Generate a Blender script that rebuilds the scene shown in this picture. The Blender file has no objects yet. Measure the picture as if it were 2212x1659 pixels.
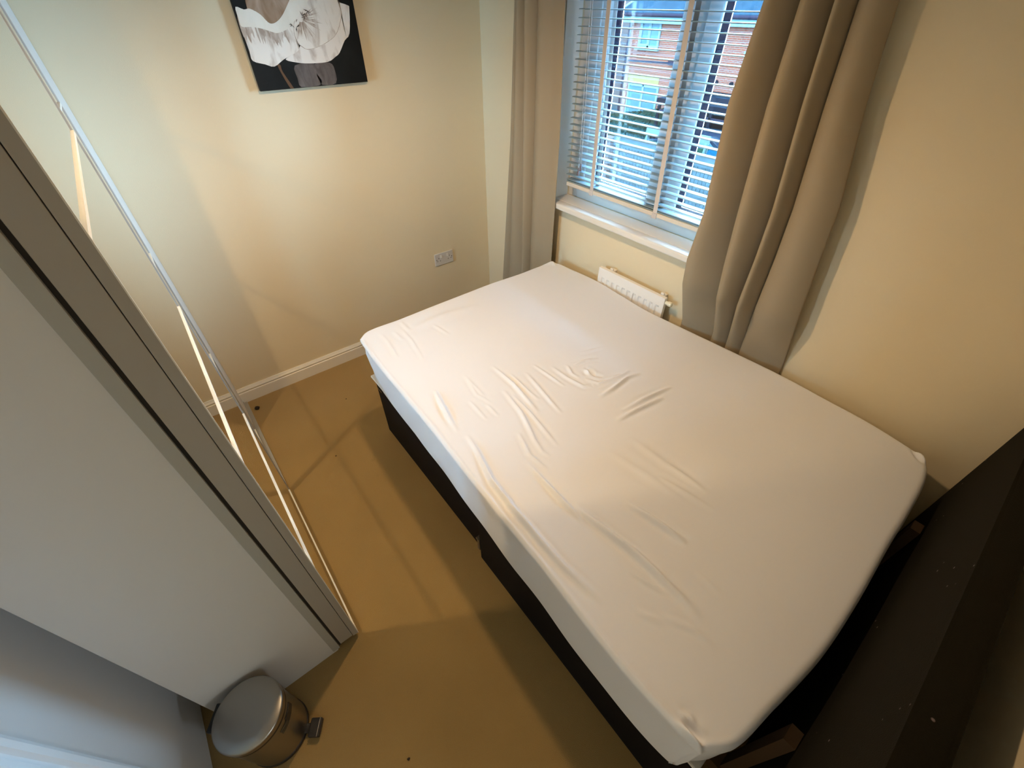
import bpy, bmesh, math, random
import numpy as np
from mathutils import Vector, Matrix
random.seed(4)
SC = bpy.context.scene
COL = SC.collection

# ---------------------------------------------------------------- camera
cd = bpy.data.cameras.new('camera'); cam = bpy.data.objects.new('camera', cd); COL.objects.link(cam)
cd.sensor_fit = 'HORIZONTAL'; cd.sensor_width = 36.0; cd.lens = 14.942; cd.clip_start = 0.01; cd.clip_end = 300
RV = np.array([[0.62383968, 0.78154936, 0.00215719], [0.52420867, -0.41637765, -0.74285592], [-0.57968037, 0.46455382, -0.66944785]])
M = Matrix.Identity(4)
for i in range(3):
    M[i][0] = RV[0][i]; M[i][1] = -RV[1][i]; M[i][2] = -RV[2][i]
M[0][3], M[1][3], M[2][3] = 2.4894, -1.7645, 1.8377
cam.matrix_world = M
SC.camera = cam

# ---------------------------------------------------------------- world, exposure, lights
w = bpy.data.worlds.new('overcast_sky'); SC.world = w; w.use_nodes = True
nt = w.node_tree; bg = nt.nodes['Background']
SKY_STRENGTH = 76.0
bg.inputs['Color'].default_value = (0.38, 0.71, 1.05, 1); bg.inputs['Strength'].default_value = SKY_STRENGTH
SC.view_settings.view_transform = 'Standard'; SC.view_settings.look = 'None'
SC.view_settings.exposure = 0.18; SC.view_settings.gamma = 1.0; SC.view_settings.use_curve_mapping = False
SC.cycles.use_denoising = True
SC.cycles.max_bounces = 10; SC.cycles.diffuse_bounces = 6; SC.cycles.glossy_bounces = 5
SC.cycles.transparent_max_bounces = 16
SC.cycles.caustics_reflective = True; SC.cycles.caustics_refractive = False
SC.cycles.blur_glossy = 0.0
SC.cycles.sample_clamp_indirect = 0.0
SC.cycles.use_guiding = True

LAMP = (1.25, -1.12, 2.10)
LAMP_POWER = 11.6
ld = bpy.data.lights.new('ceiling_bulb_light', 'SPOT'); ld.color = (1.0, 0.68, 0.37); ld.energy = LAMP_POWER * 4
ld.shadow_soft_size = 0.04; ld.spot_size = math.radians(175); ld.spot_blend = 0.7
lo = bpy.data.objects.new('ceiling_bulb_light', ld); COL.objects.link(lo); lo.location = LAMP
# sampling portal in the window opening
pd = bpy.data.lights.new('window_portal', 'AREA'); pd.shape = 'RECTANGLE'; pd.size = 1.25; pd.size_y = 1.05
po = bpy.data.objects.new('window_portal', pd); COL.objects.link(po)
po.location = (1.29, 0.32, 1.525); po.rotation_euler = (math.radians(-90), 0, 0)
pd.cycles.is_portal = True
FILL_POS = (3.42, -1.40, 1.10)     # fill lamp added out of view, lighting the wardrobe side through the doorway
sd = bpy.data.lights.new('landing_fill_light', 'POINT'); sd.color = (0.80, 0.90, 1.0); sd.energy = 11.5; sd.shadow_soft_size = 0.07
sl = bpy.data.objects.new('landing_fill_light', sd); COL.objects.link(sl); sl.location = FILL_POS

# ---------------------------------------------------------------- materials
def mat(name, col, rough=0.6, metal=0.0, spec=0.5, bump=None, var=None, coat=0.0, sheen=0.0):
    """procedural material; bump=(scale, strength, distance) noise bump; var=(scale, amount) colour mottling"""
    m = bpy.data.materials.new(name); m.use_nodes = True
    n = m.node_tree.nodes; l = m.node_tree.links; b = n['Principled BSDF']
    c = tuple(col) + (1,)
    b.inputs['Base Color'].default_value = c; b.inputs['Roughness'].default_value = rough
    b.inputs['Metallic'].default_value = metal; b.inputs['Specular IOR Level'].default_value = spec
    b.inputs['Coat Weight'].default_value = coat; b.inputs['Sheen Weight'].default_value = sheen
    tc = n.new('ShaderNodeTexCoord')
    if var:
        t = n.new('ShaderNodeTexNoise'); t.inputs['Scale'].default_value = var[0]; t.inputs['Detail'].default_value = 3
        l.new(tc.outputs['Object'], t.inputs['Vector'])
        r = n.new('ShaderNodeMapRange'); r.inputs['From Min'].default_value = .3; r.inputs['From Max'].default_value = .7
        r.inputs['To Min'].default_value = 1 - var[1]; r.inputs['To Max'].default_value = 1 + var[1]
        l.new(t.outputs['Fac'], r.inputs['Value'])
        mx = n.new('ShaderNodeVectorMath'); mx.operation = 'SCALE'; mx.inputs[0].default_value = c[:3]
        l.new(r.outputs['Result'], mx.inputs['Scale']); l.new(mx.outputs['Vector'], b.inputs['Base Color'])
    if bump:
        t = n.new('ShaderNodeTexNoise'); t.inputs['Scale'].default_value = bump[0]; t.inputs['Detail'].default_value = 4
        l.new(tc.outputs['Object'], t.inputs['Vector'])
        bp = n.new('ShaderNodeBump'); bp.inputs['Strength'].default_value = bump[1]; bp.inputs['Distance'].default_value = bump[2]
        l.new(t.outputs['Fac'], bp.inputs['Height']); l.new(bp.outputs['Normal'], b.inputs['Normal'])
    return m

CREAM = mat('cream_wall_paint', (0.74, 0.645, 0.46), 0.85, spec=0.2, bump=(260, .12, .002))
WHITE = mat('white_gloss_paint', (0.80, 0.78, 0.72), 0.35, spec=0.4)
CEIL = mat('ceiling_paint', (0.78, 0.75, 0.68), 0.9, spec=0.1)
WHITE_DOOR = mat('white_door_paint', (0.86, 0.87, 0.88), 0.45, spec=0.4, bump=(40, .05, .002))
SILL = mat('sill_paint', (0.80, 0.78, 0.74), 0.3, spec=0.5)
CARPET = mat('beige_carpet', (0.37, 0.245, 0.095), 0.95, spec=0.05, bump=(420, .9, .004), var=(3.0, .05), sheen=.2)
def carpet_stains(m):
    n = m.node_tree.nodes; l = m.node_tree.links; b = n['Principled BSDF']
    src = b.inputs['Base Color'].links[0].from_socket
    tc = n.new('ShaderNodeTexCoord'); v = n.new('ShaderNodeTexVoronoi'); v.inputs['Scale'].default_value = 3.2
    l.new(tc.outputs['Object'], v.inputs['Vector'])
    r = n.new('ShaderNodeMapRange'); r.inputs['From Min'].default_value = 0.0; r.inputs['From Max'].default_value = .05
    r.inputs['To Min'].default_value = .80; r.inputs['To Max'].default_value = 1.0
    l.new(v.outputs['Distance'], r.inputs['Value'])
    s = n.new('ShaderNodeVectorMath'); s.operation = 'SCALE'; l.new(src, s.inputs[0]); l.new(r.outputs['Result'], s.inputs['Scale'])
    l.new(s.outputs['Vector'], b.inputs['Base Color'])
carpet_stains(CARPET)
SHEET = mat('white_jersey_sheet', (0.79, 0.81, 0.87), 0.8, spec=0.25, bump=(900, .15, .0006), sheen=.1)
TICK = mat('mattress_ticking', (0.72, 0.70, 0.66), 0.8, bump=(120, .2, .002))
BLACK_FAB = mat('black_base_fabric', (0.006, 0.006, 0.009), 0.7, spec=0.15, bump=(500, .3, .001))
CHROME = mat('chrome', (0.75, 0.73, 0.70), 0.2, metal=1.0)
STEEL = mat('brushed_steel', (0.36, 0.345, 0.32), 0.32, metal=1.0, bump=(60, .03, .001))
BLACK_PL = mat('black_plastic', (0.012, 0.012, 0.014), 0.35)
WARD_SIDE = mat('white_melamine', (0.66, 0.655, 0.64), 0.55, spec=0.35, bump=(300, .03, .001))
WARD_GREY = mat('grey_frame_profile', (0.40, 0.375, 0.335), 0.5, spec=0.4)
WARD_CAP = mat('grey_edge_cap', (0.42, 0.42, 0.39), 0.5, spec=0.4)
DARK_GAP = mat('dark_gap_shade', (0.03, 0.025, 0.02), 0.8)  # shade of the gap put in as a dark colour
MIRROR = mat('mirror_glass', (0.90, 0.92, 0.88), 0.0, metal=1.0)
SILVER = mat('silver_profile', (0.80, 0.78, 0.72), 0.4, metal=0.0)
GREYPROF = mat('satin_aluminium_profile', (0.40, 0.39, 0.37), 0.45, metal=0.3)
CURT = mat('taupe_curtain_fabric', (0.335, 0.275, 0.19), 0.75, spec=0.25, bump=(700, .25, .001), sheen=.05)
UPVC = mat('white_upvc', (0.66, 0.70, 0.72), 0.35, spec=0.3)  # darker than the real white frames, to offset the strong sky light
DARKFR = mat('dark_outer_frame', (0.004, 0.003, 0.006), 0.8, spec=0.0)
SPACER = mat('white_glazing_bead', (0.85, 0.85, 0.85), 0.4)
SLAT = mat('dimmed_white_slat', (0.27, 0.37, 0.42), 0.5, spec=0.2)  # white slats darkened and blue-tinted to offset the strong sky light
RAILM = mat('blind_rail', (0.72, 0.66, 0.58), 0.4)
TAPE = mat('blind_ladder_tape', (0.62, 0.58, 0.56), 0.8)
TASSEL = mat('brown_tassel', (0.16, 0.13, 0.15), 0.5)
SOCKET = mat('white_socket_plastic', (0.62, 0.60, 0.58), 0.3)
HOLE = mat('socket_hole', (0.03, 0.025, 0.02), 0.6)
RAD = mat('white_radiator_enamel', (0.84, 0.81, 0.77), 0.3, spec=0.5)
VALVE = mat('cream_valve_cap', (0.78, 0.74, 0.58), 0.35)

def headboard_mat():
    m = mat('black_lint_flecked_fabric', (0.012, 0.0105, 0.007), 0.9, spec=0.08, bump=(350, .5, .002), sheen=.0)
    n = m.node_tree.nodes; l = m.node_tree.links; b = n['Principled BSDF']
    tc = n.new('ShaderNodeTexCoord'); v = n.new('ShaderNodeTexVoronoi'); v.inputs['Scale'].default_value = 26
    l.new(tc.outputs['Object'], v.inputs['Vector'])
    r = n.new('ShaderNodeMapRange'); r.inputs['From Min'].default_value = .05; r.inputs['From Max'].default_value = .09
    r.inputs['To Min'].default_value = 1.0; r.inputs['To Max'].default_value = 0.0
    l.new(v.outputs['Distance'], r.inputs['Value'])
    nz = n.new('ShaderNodeTexNoise'); nz.inputs['Scale'].default_value = 5; l.new(tc.outputs['Object'], nz.inputs['Vector'])
    g = n.new('ShaderNodeMath'); g.operation = 'GREATER_THAN'; g.inputs[1].default_value = .56; l.new(nz.outputs['Fac'], g.inputs[0])
    mu = n.new('ShaderNodeMath'); mu.operation = 'MULTIPLY'; l.new(r.outputs['Result'], mu.inputs[0]); l.new(g.outputs[0], mu.inputs[1])
    mx = n.new('ShaderNodeMix'); mx.data_type = 'RGBA'; mx.inputs[6].default_value = (.012, .0105, .007, 1); mx.inputs[7].default_value = (.16, .13, .13, 1)
    l.new(mu.outputs[0], mx.inputs[0]); l.new(mx.outputs[2], b.inputs['Base Color'])
    return m
HB_FAB = headboard_mat()

def brick_mat(name, c1, c2, mortar, scale=1.0, bw=.225, rh=.075, mort=.010):
    m = bpy.data.materials.new(name); m.use_nodes = True
    n = m.node_tree.nodes; l = m.node_tree.links; b = n['Principled BSDF']; b.inputs['Roughness'].default_value = .9; b.inputs['Specular IOR Level'].default_value = 0
    tc = n.new('ShaderNodeTexCoord'); mp = n.new('ShaderNodeMapping'); mp.inputs['Rotation'].default_value = (math.radians(90), 0, 0)
    l.new(tc.outputs['Object'], mp.inputs['Vector'])
    t = n.new('ShaderNodeTexBrick'); t.inputs['Color1'].default_value = c1 + (1,); t.inputs['Color2'].default_value = c2 + (1,)
    t.inputs['Mortar'].default_value = mortar + (1,); t.inputs['Scale'].default_value = scale; t.inputs['Mortar Size'].default_value = mort
    t.inputs['Brick Width'].default_value = bw; t.inputs['Row Height'].default_value = rh; t.inputs['Bias'].default_value = 0.0
    l.new(mp.outputs['Vector'], t.inputs['Vector'])
    l.new(t.outputs['Color'], b.inputs['Base Color'])
    return m
EXT = 0.066  # darkens outside colours to offset the overbright sky light
def E(r, g, b): return (r * EXT * .72, g * EXT, b * EXT * 1.1)  # cyan cast of daylight put into the outside colours
BRICK = brick_mat('red_brick', E(1.05, 0.19, 0.10), E(0.80, 0.17, 0.11), E(0.95, 0.50, 0.36))
BRICK2 = brick_mat('pinkish_brick', E(0.50, 0.20, 0.16), E(0.45, 0.20, 0.18), E(0.55, 0.42, 0.38))
YBRICK = mat('buff_lintel', E(1.1, 0.56, 0.22), 0.9, var=(6, .12), spec=0.0)
SLATE = mat('slate_roof', E(0.10, 0.13, 0.17), 0.7, var=(2, .15), spec=0.0)
FASCIA = mat('white_fascia', E(0.75, 0.78, 0.78), 0.5, spec=0.0)
PIPE = mat('dark_downpipe', E(0.12, 0.07, 0.10), 0.5, spec=0.0)
WGLASS = mat('house_window_glass', E(0.30, 0.42, 0.50), 0.15, spec=0.02)
HEDGE = mat('dark_hedge', E(0.030, 0.060, 0.040), 0.95, bump=(6, 1, .1), var=(5, .5), spec=0.0)
GRASS = mat('rough_grass', E(0.045, 0.075, 0.035), 0.95, var=(3, .4), spec=0.0)
GROUND = mat('grey_paving', E(0.16, 0.17, 0.18), 0.95, var=(2, .2), spec=0.0)
FENCEM = mat('weathered_fence_boards', E(0.27, 0.26, 0.26), 0.85, var=(4, .15), spec=0.0)
SAWM = mat('pale_timber', E(0.55, 0.56, 0.52), 0.7, spec=0.0)
TARPM = mat('blue_tarpaulin', E(0.01, 0.13, 0.22), 0.5, spec=0.0)
DARKM = mat('dark_carport_timber', E(0.035, 0.030, 0.045), 0.8, spec=0.0)
CARM = mat('dark_car_paint', E(0.03, 0.04, 0.07), 0.2, spec=0.02)
BULB = mat('opal_bulb_glass', (0.9, 0.87, 0.8), 0.3)
def emis(m, c, s):
    b = m.node_tree.nodes['Principled BSDF']; b.inputs['Emission Color'].default_value = c + (1,); b.inputs['Emission Strength'].default_value = s
emis(BULB, (1.0, .72, .38), 3.0)
def glass_mat():
    m = bpy.data.materials.new('window_glass'); m.use_nodes = True
    n = m.node_tree.nodes; l = m.node_tree.links; n.remove(n['Principled BSDF']); o = n['Material Output']
    t = n.new('ShaderNodeBsdfTransparent'); t.inputs['Color'].default_value = (.93, .95, .95, 1)
    g = n.new('ShaderNodeBsdfGlossy'); g.inputs['Roughness'].default_value = 0.0
    f = n.new('ShaderNodeFresnel'); f.inputs['IOR'].default_value = 1.45
    x = n.new('ShaderNodeMixShader'); l.new(f.outputs[0], x.inputs[0]); l.new(t.outputs[0], x.inputs[1]); l.new(g.outputs[0], x.inputs[2])
    l.new(x.outputs[0], o.inputs['Surface'])
    return m
GLASS = glass_mat()

# ---------------------------------------------------------------- helpers
def link(name, bm, m, parent=None, smooth=False, autos=None):
    me = bpy.data.meshes.new(name); bmesh.ops.recalc_face_normals(bm, faces=bm.faces[:]) if not smooth == 'keep' else None
    bm.to_mesh(me); bm.free()
    ms = m if isinstance(m, (list, tuple)) else [m]
    for q in ms: me.materials.append(q)
    if smooth: me.polygons.foreach_set('use_smooth', [True] * len(me.polygons))
    o = bpy.data.objects.new(name, me); COL.objects.link(o)
    if parent is not None:
        o.parent = parent; o.matrix_parent_inverse = Matrix.Translation(-parent.location)
    if autos is not None and smooth:
        md = o.modifiers.new('edges', 'EDGE_SPLIT'); md.split_angle = math.radians(autos)
    return o
def thing(name, label, cat, loc=(0, 0, 0), group=None):
    o = bpy.data.objects.new(name, None); COL.objects.link(o); o.location = loc; o.empty_display_size = .1
    o['label'] = label; o['category'] = cat
    if group: o['group'] = group
    return o
def tag(o, label, cat, group=None):
    o['label'] = label; o['category'] = cat
    if group: o['group'] = group
    return o
def struct(o, label=None):
    o['kind'] = 'structure'
    if label: o['label'] = label
    return o
def box(bm, x0, x1, y0, y1, z0, z1, bev=0.0, mi=0, seg=2):
    t = bmesh.new()
    bmesh.ops.create_cube(t, size=1.0)
    for v in t.verts:
        v.co = Vector(((x0 + x1) / 2 + v.co.x * abs(x1 - x0), (y0 + y1) / 2 + v.co.y * abs(y1 - y0), (z0 + z1) / 2 + v.co.z * abs(z1 - z0)))
    if bev > 0: bmesh.ops.bevel(t, geom=t.edges[:], offset=bev, segments=seg, profile=.5, affect='EDGES')
    merge(bm, t, mi); return bm
def merge(bm, t, mi=0, mtx=None):
    vs = [bm.verts.new(mtx @ v.co if mtx else v.co) for v in t.verts]
    t.verts.index_update()
    for f in t.faces:
        try:
            g = bm.faces.new([vs[v.index] for v in f.verts]); g.material_index = mi
        except ValueError: pass
    t.free()
def cyl(bm, p0, p1, r0, r1=None, seg=24, mi=0, caps=True):
    r1 = r0 if r1 is None else r1
    p0, p1 = Vector(p0), Vector(p1); d = p1 - p0
    t = bmesh.new(); bmesh.ops.create_cone(t, cap_ends=caps, segments=seg, radius1=r0, radius2=r1, depth=d.length)
    q = d.normalized().to_track_quat('Z', 'Y').to_matrix().to_4x4()
    merge(bm, t, mi, Matrix.Translation((p0 + p1) / 2) @ q)
def lathe(bm, c, prof, seg=64, mi=0):
    rings = []
    for r, z in prof:
        rings.append([bm.verts.new((c[0] + r * math.cos(2 * math.pi * k / seg), c[1] + r * math.sin(2 * math.pi * k / seg), c[2] + z)) for k in range(seg)] if r > 1e-6 else [bm.verts.new((c[0], c[1], c[2] + z))])
    for a, b in zip(rings, rings[1:]):
        for k in range(seg):
            k2 = (k + 1) % seg
            if len(a) == 1 and len(b) == 1: continue
            if len(a) == 1: f = bm.faces.new((a[0], b[k], b[k2]))
            elif len(b) == 1: f = bm.faces.new((a[k], a[k2], b[0]))
            else: f = bm.faces.new((a[k], a[k2], b[k2], b[k]))
            f.material_index = mi
def prism(bm, pts, axis, a, b, mi=0):
    """polygon pts in the other two axes, extruded along axis from a to b"""
    def P(p, t):
        q = [0, 0, 0]; o = [i for i in range(3) if i != axis]; q[o[0]], q[o[1]] = p; q[axis] = t; return q
    A = [bm.verts.new(P(p, a)) for p in pts]; B = [bm.verts.new(P(p, b)) for p in pts]
    n = len(pts); fs = [bm.faces.new(A), bm.faces.new(B[::-1])]
    for i in range(n): fs.append(bm.faces.new((A[i], A[(i + 1) % n], B[(i + 1) % n], B[i])))
    for f in fs: f.material_index = mi
def B_(*a, **k):
    bm = bmesh.new(); box(bm, *a, **k); return bm
def grid_mesh(bm, P, closed=False):
    """P: rows x cols of points"""
    V = [[bm.verts.new(p) for p in r] for r in P]
    for r0, r1 in zip(V, V[1:]):
        n = len(r0)
        for k in range(n if closed else n - 1): bm.faces.new((r0[k], r0[(k + 1) % n], r1[(k + 1) % n], r1[k]))
    return V
# measured curves
OUTLINE = [(0.801,-0.108),(0.955,-0.082),(1.124,-0.07),(1.299,-0.082),(1.493,-0.098),(1.724,-0.085),(1.884,-0.074),(2.051,-0.064),(2.189,-0.062),(2.333,-0.068),(2.453,-0.071),(2.557,-0.084),(2.645,-0.104),(2.675,-0.132),(2.696,-0.223),(2.703,-0.412),(2.703,-0.544),(2.709,-0.789),(2.705,-0.995),(2.684,-1.175),(2.667,-1.297),(2.63,-1.357),(2.609,-1.375),(2.46,-1.385),(2.313,-1.383),(2.129,-1.373),(1.907,-1.367),(1.644,-1.356),(1.487,-1.349),(1.282,-1.344),(1.05,-1.339),(0.859,-1.327),(0.816,-1.312),(0.781,-1.249),(0.784,-1.106),(0.779,-0.923),(0.777,-0.726),(0.776,-0.543),(0.788,-0.356),(0.789,-0.218)]
WRINKLES = [([(1.61,-1.264),(1.692,-1.278),(1.823,-1.311),(1.923,-1.318),(1.924,-1.321),(1.995,-1.32),(2.072,-1.324),(2.165,-1.324),(2.254,-1.314),(2.298,-1.309)],11,9),([(1.333,-1.232),(1.424,-1.254),(1.538,-1.276),(1.58,-1.282)],4,8),([(1.356,-0.965),(1.508,-0.965),(1.622,-0.982),(1.684,-0.991)],5,8),([(1.503,-1.018),(1.638,-1.039),(1.725,-1.07),(1.777,-1.091),(1.831,-1.104),(1.87,-1.098)],5,8),([(1.441,-0.937),(1.579,-0.946),(1.636,-0.943)],4,7),([(1.539,-1.008),(1.663,-1.017),(1.756,-1.031),(1.852,-1.047)],4,7),([(1.476,-0.879),(1.604,-0.902),(1.676,-0.915),(1.744,-0.926)],3.5,7),([(1.459,-0.822),(1.568,-0.815),(1.639,-0.812)],3,6),([(1.513,-0.768),(1.606,-0.767),(1.686,-0.753),(1.706,-0.702)],3,8),([(1.714,-1.113),(1.817,-1.148),(1.907,-1.143)],4,8),([(1.836,-1.175),(1.919,-1.182),(1.996,-1.183),(2.069,-1.183),(2.114,-1.187)],4,8),([(1.473,-1.16),(1.595,-1.165)],2.5,6),([(1.531,-1.119),(1.605,-1.121)],2.5,6),([(1.363,-1.097),(1.462,-1.117),(1.538,-1.1)],2,6),([(1.766,-0.752),(1.767,-0.674),(1.76,-0.573),(1.777,-0.507)],6,9),([(1.893,-0.795),(1.903,-0.694),(1.926,-0.555)],7,9),([(1.875,-0.74),(1.883,-0.632),(1.907,-0.48)],6,8),([(1.564,-0.689),(1.573,-0.63),(1.601,-0.574)],4,7),([(1.548,-0.71),(1.602,-0.734),(1.638,-0.726)],3,7),([(1.657,-0.716),(1.71,-0.692),(1.733,-0.619)],3,8),([(1.606,-0.664),(1.666,-0.666),(1.696,-0.647)],-5,9),([(1.615,-0.665),(1.653,-0.683)],6,9),([(1.714,-0.644),(1.737,-0.577),(1.735,-0.527)],3,7),([(1.526,-0.612),(1.552,-0.521),(1.563,-0.492)],2,8),([(2.051,-1.168),(2.157,-1.155),(2.264,-1.143),(2.325,-1.14),(2.387,-1.142),(2.473,-1.142)],12,11),([(2.141,-1.035),(2.211,-1.021),(2.272,-1.011),(2.338,-1.003)],10,10),([(2.201,-1.15),(2.254,-1.132),(2.308,-1.128)],3,8),([(2.281,-1.195),(2.336,-1.18),(2.393,-1.16)],3,7),([(2.127,-0.814),(2.228,-0.807),(2.287,-0.808)],2.5,10),([(2.14,-0.879),(2.232,-0.862),(2.343,-0.843)],2.5,10),([(2.397,-1.055),(2.484,-1.051)],1.5,8),([(2.401,-1.223),(2.474,-1.186),(2.542,-1.17)],2.5,9),([(2.361,-1.263),(2.429,-1.225)],2,9),([(1.86,-1.175),(2.015,-1.186),(2.112,-1.186)],3,8),([(0.847,-1.229),(0.942,-1.234),(1.066,-1.253)],3,8),([(0.817,-1.111),(0.913,-1.114)],3,8),([(0.877,-1.138),(0.982,-1.143),(1.093,-1.162),(1.143,-1.174)],3,7),([(0.873,-1.175),(0.957,-1.175)],2.5,8),([(0.933,-0.999),(1.01,-0.991),(1.058,-0.985)],2,7),([(0.914,-1.123),(0.906,-1.056),(0.899,-0.937),(0.912,-0.824),(0.931,-0.725)],5,30),([(1.338,-1.233),(1.419,-1.252),(1.549,-1.282)],4,9),([(1.334,-1.092),(1.445,-1.098),(1.508,-1.103)],2,8),([(1.961,-0.931),(2.102,-0.906),(2.253,-0.883)],2,18),([(1.978,-0.82),(2.134,-0.816),(2.227,-0.803)],2,16),([(2.56,-1.367),(2.582,-1.368),(2.603,-1.366),(2.624,-1.365)],10,9),([(2.573,-1.356),(2.601,-1.356),(2.62,-1.356)],-8,8),([(2.558,-1.354),(2.574,-1.34),(2.59,-1.347)],6,8),([(2.626,-0.108),(2.648,-0.113),(2.67,-0.131)],6,7),([(2.614,-0.1),(2.647,-0.135),(2.666,-0.142)],-5,6),([(0.804,-0.159),(0.808,-0.115),(0.859,-0.137)],5,12)]
CUR_R = [[(1.642,1.842),(1.732,1.842),(1.824,1.842),(1.872,1.842),(1.958,1.842)],[(1.626,1.577),(1.739,1.591),(1.842,1.603),(1.896,1.609),(1.994,1.621)],[(1.652,1.235),(1.766,1.266),(1.877,1.297),(1.932,1.313),(2.056,1.347)],[(1.64,1.034),(1.783,1.071),(1.886,1.125),(1.943,1.137),(2.074,1.186)],[(1.678,0.702),(1.826,0.711),(1.894,0.709),(1.958,0.712),(2.132,0.714)]]
CUR_L = [[(0.399,1.841),(0.437,1.841),(0.497,1.841),(0.564,1.841),(0.713,1.841)],[(0.365,1.256),(0.418,1.265),(0.506,1.28),(0.57,1.291),(0.736,1.319)],[(0.274,0.389),(0.364,0.425),(0.517,0.488),(0.569,0.508),(0.734,0.576)]]
PETALS = {'back':[(-0.781,1.867),(-0.79,1.836),(-0.748,1.822),(-0.743,1.808),(-0.764,1.725),(-0.794,1.7),(-0.83,1.657),(-0.854,1.643),(-0.896,1.626),(-0.979,1.625),(-1.034,1.631),(-1.079,1.644),(-1.04,1.661),(-1.013,1.675),(-0.999,1.689),(-0.976,1.684),(-0.897,1.691),(-0.827,1.726),(-0.793,1.777),(-0.786,1.825),(-0.819,1.867)],'right':[(-0.906,1.884),(-0.798,1.874),(-0.789,1.835),(-0.785,1.799),(-0.797,1.768),(-0.827,1.726),(-0.867,1.702),(-0.926,1.682),(-0.972,1.676),(-0.991,1.685),(-1.005,1.699),(-1.012,1.724),(-1.007,1.75),(-0.992,1.778),(-0.95,1.812)],'left':[(-1.214,1.765),(-1.17,1.767),(-1.114,1.752),(-1.075,1.749),(-1.027,1.762),(-0.993,1.773),(-0.99,1.742),(-1.012,1.724),(-1.008,1.7),(-1.012,1.675),(-1.04,1.661),(-1.088,1.644),(-1.134,1.622),(-1.17,1.632),(-1.214,1.646),(-1.215,1.679)],'inner':[(-1.172,1.813),(-1.143,1.88),(-0.986,1.882),(-1.002,1.834),(-1.039,1.794),(-1.074,1.77),(-1.092,1.765),(-1.108,1.77),(-1.132,1.795),(-1.154,1.811)],'lip':[(-1.214,1.818),(-1.186,1.81),(-1.166,1.813),(-1.147,1.806),(-1.127,1.793),(-1.108,1.77),(-1.092,1.765),(-1.07,1.772),(-1.039,1.794),(-0.997,1.839),(-0.977,1.865),(-0.915,1.866),(-0.927,1.828),(-0.964,1.798),(-1.012,1.762),(-1.042,1.744),(-1.081,1.734),(-1.102,1.738),(-1.141,1.75),(-1.18,1.756),(-1.215,1.758),(-1.217,1.785)],'bud':[(-1.047,1.621),(-0.96,1.624),(-0.96,1.579),(-0.954,1.555),(-0.962,1.541),(-1.043,1.541),(-1.05,1.575)],'bud2':[(-0.957,1.622),(-0.887,1.623),(-0.871,1.595),(-0.879,1.544),(-0.945,1.542),(-0.943,1.559),(-0.958,1.587)],'stem':[(-1.12,1.628),(-1.107,1.625),(-1.106,1.602),(-1.078,1.538),(-1.092,1.538),(-1.112,1.592)],'stamen':[(-0.934,1.805),(-0.961,1.789),(-0.986,1.778),(-1.013,1.759),(-0.997,1.751),(-0.976,1.77),(-0.949,1.786),(-0.949,1.798)]}
CANVAS = [(-1.22,1.838),(-1.224,1.535),(-0.716,1.543),(-0.723,1.839)]
# ---------------------------------------------------------------- the room shell
XR, YN, ZC = 2.905, -2.43, 2.40
struct(link('floor', B_(-.1, 4.25, YN - .17, .1, -.05, 0), CARPET))
struct(link('ceiling', B_(-.1, XR + .1, YN - .1, .3, ZC, ZC + .05), CEIL))
struct(link('wall_left', B_(-.1, 0, YN - .1, .1, 0, ZC), CREAM))
bm = bmesh.new(); box(bm, XR, XR + .1, -1.56, .1, 0, ZC); box(bm, XR, XR + .1, YN - .1, -2.33, 0, ZC); box(bm, XR, XR + .1, -2.33, -1.56, 2.04, ZC)
struct(link('wall_right', bm, CREAM))
struct(link('wall_near', B_(-.1, XR + .1, YN - .1, YN, 0, ZC), CREAM))
# unseen landing and right-wall doorway, added to bring fill light in
struct(link('ceiling_added_landing', B_(XR, 4.25, -2.6, -1.2, ZC, ZC + .05), CEIL))
struct(link('wall_added_landing_near', B_(XR, 4.25, -2.6, -2.5, 0, ZC), CEIL))
struct(link('wall_added_landing_far', B_(XR, 4.25, -1.3, -1.2, 0, ZC), CEIL))
struct(link('wall_added_landing_right', B_(4.15, 4.25, -2.5, -1.3, 0, ZC), CEIL))
# window wall with its opening and white-painted reveal
OX0, OX1, OZ0, OZ1, OD = 0.668, 1.915, 1.0, 2.06, 0.30
bm = bmesh.new()
box(bm, 0, OX0, 0, OD, -.0, ZC); box(bm, OX1, XR, 0, OD, 0, ZC); box(bm, OX0, OX1, 0, OD, 0, OZ0); box(bm, OX0, OX1, 0, OD, OZ1, ZC)
ww = struct(link('wall_window', bm, CREAM))
bm = bmesh.new()
box(bm, OX0 - .0005, OX0 + .004, -.002, .10, OZ0, OZ1); box(bm, OX1 - .004, OX1 + .0005, -.002, .10, OZ0, OZ1); box(bm, OX0, OX1, -.002, .10, OZ1 - .004, OZ1)
struct(link('trim_2', bm, WHITE))
def skirting(name, pts_axis, a, b, flip, hgt=.102):
    """moulded skirting; profile (offset from wall, z)"""
    prof = [(0, 0), (.016, 0), (.016, .070), (.012, .074), (.0125, .079), (.016, .082), (.016, .086), (.010, .094), (.006, hgt), (0, hgt)]
    bm = bmesh.new()
    if pts_axis == 'y': prism(bm, [(o * flip[1] + flip[0], z) for o, z in prof], 1, a, b)
    else: prism(bm, [(o * flip[1] + flip[0], z) for o, z in prof], 0, a, b)
    return struct(link(name, bm, WHITE))
skirting('baseboard_left', 'y', -2.40, -.016, (0, 1))
skirting('baseboard_right', 'y', -1.56, -.016, (XR, -1))
skirting('baseboard_window', 'x', .016, XR - .016, (0, -1))
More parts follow.
